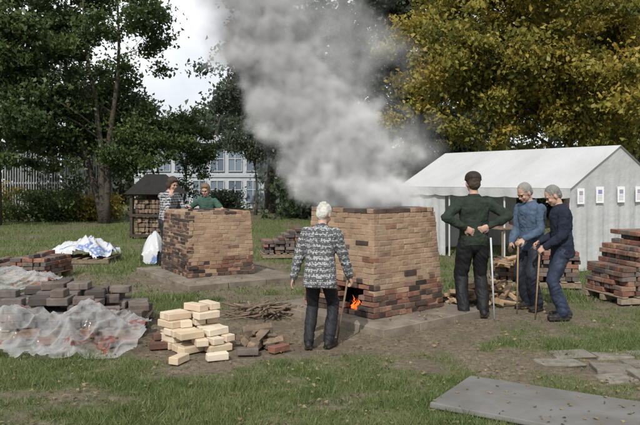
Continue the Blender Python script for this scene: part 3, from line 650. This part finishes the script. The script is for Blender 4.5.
    tmp=big.make('tmp',[mSkin]); r=tmp.modifiers.new('r','REMESH'); r.mode='VOXEL'; r.voxel_size=vox; r.adaptivity=0
    sm_=tmp.modifiers.new('s','SMOOTH'); sm_.factor=.5; sm_.iterations=2
    dg=bpy.context.evaluated_depsgraph_get(); me=bpy.data.meshes.new_from_object(tmp.evaluated_get(dg)); bpy.data.objects.remove(tmp)
    me.name=name; me.materials.clear()
    ml=[mats['top'],mats['legs'],mats['shoe'],mats['hair'],mSkin,mEye,mLip,mats.get('cap',mats['hair'])]
    for q in ml: me.materials.append(q)
    if 'var' in me.attributes: me.attributes.remove(me.attributes['var'])
    idx=[]; vg=np.zeros(len(me.vertices),int)
    for pl in me.polygons:
        c=pl.center; bd=1e9;bi=0
        for i,t in trees:
            rr=t.find_nearest(c,.03)
            if rr[3] is not None:
                dd=rr[3]-(.003 if i in(5,6) else 0)
                if dd<bd: bd=dd;bi=i
        idx.append(bi)
        for q in pl.vertices: vg[q]=max(vg[q],bi if bi!=0 else 0)
    nrm=[v.normal.copy() for v in me.vertices]
    for i,v in enumerate(me.vertices):
        co=v.co
        if vg[i]==0: 
            q=noise.noise(Vector((co.x*9,co.y*9,co.z*12+loc[0])))*.012+(abs(noise.noise(Vector((co.x*14+co.z*9,co.y*14,co.z*20-co.x*12))))-.2)*.012; v.co=co+nrm[i]*q
        elif vg[i]==1:
            q=noise.noise(Vector((co.x*8+3,co.y*8,co.z*9+loc[0])))*.012+(abs(noise.noise(Vector((co.x*12,co.y*12+co.z*6,co.z*15+co.x*14))))-.2)*.014; v.co=co+nrm[i]*q
        elif vg[i]==3:
            q=noise.noise(Vector((co.x*70,co.y*70,co.z*40)))*.006; v.co=co+nrm[i]*q
    me.update()
    me.polygons.foreach_set('material_index',idx); me.polygons.foreach_set('use_smooth',[True]*len(idx))
    sc=H/1.75; ob=bpy.data.objects.new(name,me); scene.collection.objects.link(ob); ob.location=loc; ob.rotation_euler=(0,0,yaw); ob.scale=(sc,sc,sc)
    Mw=Matrix.Translation(Vector(loc))@Matrix.Rotation(yaw,4,'Z')@Matrix.Scale(sc,4)
    return [Mw@q for q in hands]
def stick(name,a,b,r,mat,c=None):
    mm=M(); pts=[Vector(a),Vector(a).lerp(Vector(b),.5),Vector(b)]; mm.tube(pts,[r*1.1,r,r*.9],8); mm.make(name,[mat],None,True)
dk=plain('dark_trousers',(.020,.020,.024)); shoe=plain('dark_shoe',(.03,.026,.023),.5)
hs=person('woman',(-.0,7.33,0),R(-14),1.56,dict(top=cloth('nordic_knit',(.085,.09,.10),(.42,.42,.41),'nordic'),legs=dk,shoe=shoe,hair=plain('white_hair',(.50,.485,.44))),
  feet=((-.12,-.04),(.10,.06)),lean=9,arms=[((-.33,.02,.80),(-.6,-1,0),(1,.2,0),.25),((.33,.20,.78),(.7,-1,0),(-1,0,-.1),.75)],
  headpitch=16,headyaw=-14,bulk=1.2,hem=-.20,hair='bun',female=True,skirt=1.06,pelv=.90,legr=.95)
stick('fire_poker',hs[1]+Vector((-.02,.0,.10)),(hs[1].x-.14,hs[1].y+.06,.03),.010,mWoodD)
hs=person('man',(1.97,8.98,0),R(4),1.86,dict(top=cloth('green_jacket',(.026,.037,.028)),legs=plain('black_trousers',(.016,.016,.018)),shoe=shoe,hair=plain('brown_hair',(.06,.045,.035)),cap=plain('dark_cap',(.03,.022,.018))),
  feet=((-.13,0),(.12,.02)),lean=-1,arms=[((-.15,-.14,1.08),(-1,-.35,-.1),(.2,1,0),.3),((.15,-.14,1.10),(1,-.35,-.1),(-.2,1,0),.3)],headpitch=4,bulk=1.04,hem=-.06,cap=True,legr=1.08)
stick('walking_stick',(2.16,8.86,1.02),(2.19,8.80,.0),.011,mWhiteP)
hs=person('man',(2.86,9.46,0),R(122),1.75,dict(top=cloth('denim_jacket',(.08,.12,.18)),legs=plain('navy_trousers',(.024,.028,.04)),shoe=shoe,hair=plain('grey_hair',(.25,.24,.22))),
  feet=((-.1,.02),(.1,0)),lean=5,arms=[((-.12,.28,.97),(-.6,-1,-.3),(.6,0,-1),.6),((.14,.24,.90),(.6,-1,-.3),(-.6,0,-1),.6)],headpitch=26,headyaw=-5,bulk=1.06,hem=-.12)
stick('wooden_stick',hs[0]+Vector((0,0,.06)),(hs[0].x-.03,hs[0].y-.05,.02),.011,mWoodL)
hs=person('man',(3.06,8.84,0),R(84),1.72,dict(top=cloth('navy_jacket',(.018,.023,.04)),legs=plain('blue_jeans',(.032,.042,.072)),shoe=shoe,hair=plain('grey_hair_dark',(.19,.18,.17))),
  feet=((-.1,.05),(.1,-.03)),lean=4,arms=[((-.14,.24,.93),(-.5,-1,-.2),(.7,0,-.7),.7),((.13,.26,.97),(.5,-1,-.2),(-.7,0,-.7),.7)],headpitch=28,headyaw=8,bulk=1.1,hem=-.14)
stick('wooden_stick',hs[0]+Vector((0,0,.05)),(hs[0].x-.05,hs[0].y+.03,.02),.011,mWoodL)
person('man',(-3.05,14.0,0),R(-128),1.84,dict(top=cloth('checked_shirt',(.035,.037,.045),(.38,.38,.39),'check'),legs=dk,shoe=shoe,hair=plain('dark_hair',(.055,.038,.028))),
  lean=8,arms=[((-.20,.34,1.16),(-.6,-1,-.4),(.2,0,-1),.25),((.10,.20,1.36),(.7,-.6,-.8),(-.5,-.5,.2),.5)],headpitch=12,headyaw=0,bulk=1.03,hair='full')
person('woman',(-2.30,14.35,0),R(172),1.70,dict(top=cloth('green_shirt',(.05,.10,.078)),legs=dk,shoe=shoe,hair=plain('auburn_hair',(.17,.11,.07))),
  lean=10,arms=[((-.22,.36,1.12),(-1,-.5,-.2),(.2,0,-1),.2),((.24,.30,1.12),(1,-.5,-.2),(-.2,0,-1),.2)],headpitch=6,bulk=1.06,hair='full',female=True,sleeve='short',glasses=True)
# ---------------------------------------------------------------- smoke
m=bpy.data.materials.new('smoke'); m.use_nodes=True; nt=m.node_tree; nt.nodes.clear(); out=nt.nodes.new('ShaderNodeOutputMaterial')
pv=N(nt,'ShaderNodeVolumePrincipled'); pv.inputs['Color'].default_value=(1,1,1,1); pv.inputs['Anisotropy'].default_value=-.5; pv.inputs['Density'].default_value=8.5
nt.links.new(pv.outputs[0],out.inputs['Volume'])
vol=bpy.data.volumes.new('smoke'); so_=bpy.data.objects.new('smoke',vol); scene.collection.objects.link(so_)
vol.materials.append(m); vol.render.step_size=.10
gt=bpy.data.node_groups.new('smoke_field','GeometryNodeTree')
gt.interface.new_socket('Geometry',in_out='INPUT',socket_type='NodeSocketGeometry'); gt.interface.new_socket('Geometry',in_out='OUTPUT',socket_type='NodeSocketGeometry')
go=gt.nodes.new('NodeGroupOutput'); gi=gt.nodes.new('NodeGroupInput'); vc=gt.nodes.new('GeometryNodeVolumeCube'); smn=gt.nodes.new('GeometryNodeSetMaterial'); smn.inputs['Material'].default_value=m
pos0=gt.nodes.new('GeometryNodeInputPosition').outputs[0]
def vmth(op,a,b):
    q=gt.nodes.new('ShaderNodeVectorMath'); q.operation=op
    for s,v in((0,a),(1,b)):
        if hasattr(v,'is_output'): gt.links.new(v,q.inputs[s])
        elif v is not None: q.inputs[s].default_value=v
    return q
def gnoise(sc,de,ro,vec):
    n=gt.nodes.new('ShaderNodeTexNoise'); n.inputs['Scale'].default_value=sc; n.inputs['Detail'].default_value=de; n.inputs['Roughness'].default_value=ro; gt.links.new(vec,n.inputs['Vector']); return n
nzc=gnoise(1.9,5,.62,pos0)
wp=vmth('MULTIPLY',vmth('SUBTRACT',nzc.outputs['Color'],(.5,.5,.5)).outputs[0],(1.7,1.2,1.7)).outputs[0]
pos=vmth('ADD',pos0,wp).outputs[0]
blobs=[((.62,9.3,1.50),(.76,.65,.40),1.3),((.38,9.3,1.95),(.76,.6,.55),1.4),((.08,9.3,2.40),(.74,.6,.62),1.4),((-.42,9.3,2.95),(.66,.55,.56),1.4),((-.78,9.3,3.45),(.62,.5,.55),1.4),((-.90,9.35,4.1),(.8,.55,.8),.8),((.75,9.4,2.1),(.8,.6,.7),.15),((.0,9.4,3.5),(1.1,.6,1.0),.22)]
tot=None
for c_,r_,w_ in blobs:
    q=vmth('DIVIDE',vmth('SUBTRACT',pos,c_).outputs[0],r_).outputs[0]; L=vmth('LENGTH',q,None).outputs['Value']
    t=math_(gt,'SUBTRACT',1.1,L,0,True); t=math_(gt,'MULTIPLY',t,w_)
    tot=t if tot is None else math_(gt,'ADD',tot,t)
nz=gnoise(3.6,6,.62,pos0).outputs[0]; nz=math_(gt,'MULTIPLY_ADD',nz,4.5,-1.5,True)
den=math_(gt,'MULTIPLY',tot,nz)
sep=gt.nodes.new('ShaderNodeSeparateXYZ'); gt.links.new(pos0,sep.inputs[0])
den=math_(gt,'MULTIPLY',den,math_(gt,'MULTIPLY',math_(gt,'SUBTRACT',sep.outputs[2],1.36),6,0,True))
gt.links.new(den,vc.inputs['Density'])
vc.inputs['Min'].default_value=(-2.3,8.2,1.3); vc.inputs['Max'].default_value=(2.2,10.4,5.4)
vc.inputs['Resolution X'].default_value=128; vc.inputs['Resolution Y'].default_value=62; vc.inputs['Resolution Z'].default_value=116
gt.links.new(vc.outputs[0],smn.inputs['Geometry']); gt.links.new(smn.outputs[0],go.inputs[0])
md=so_.modifiers.new('smoke','NODES'); md.node_group=gt
# ---------------------------------------------------------------- light, sky, camera
sd=Vector((-.20,-.72,.66)).normalized()
sun=bpy.data.lights.new('sun','SUN'); sun.energy=3.9; sun.angle=R(.6); sun.color=(1,.965,.90)
so=bpy.data.objects.new('sun',sun); scene.collection.objects.link(so); so.rotation_euler=sd.to_track_quat('Z','Y').to_euler()
w=bpy.data.worlds.new('World'); scene.world=w; w.use_nodes=True; nt=w.node_tree; nt.nodes.clear()
out=nt.nodes.new('ShaderNodeOutputWorld'); bg=nt.nodes.new('ShaderNodeBackground'); sky=nt.nodes.new('ShaderNodeTexSky'); sky.sky_type='NISHITA'; sky.sun_disc=False
sky.sun_elevation=math.asin(sd.z); sky.sun_rotation=math.atan2(sd.x,sd.y); sky.dust_density=2
tc=nt.nodes.new('ShaderNodeTexCoord'); nz=noiseN(nt,2.5,6,.6,tc.outputs['Generated'])
f=math_(nt,'MULTIPLY_ADD',nz,2.5,-.35,True)
c=mixc(nt,sky.outputs[0],(9.2,9.4,9.8),f); nt.links.new(c,bg.inputs[0]); bg.inputs[1].default_value=.112; nt.links.new(bg.outputs[0],out.inputs[0])
cam=bpy.data.cameras.new('camera'); cam.sensor_width=36; cam.lens=39.4; cam.shift_y=-.0508; cam.clip_end=1000
co=bpy.data.objects.new('camera',cam); scene.collection.objects.link(co); co.location=(0,0,1.75); co.rotation_euler=(R(90),0,0); scene.camera=co
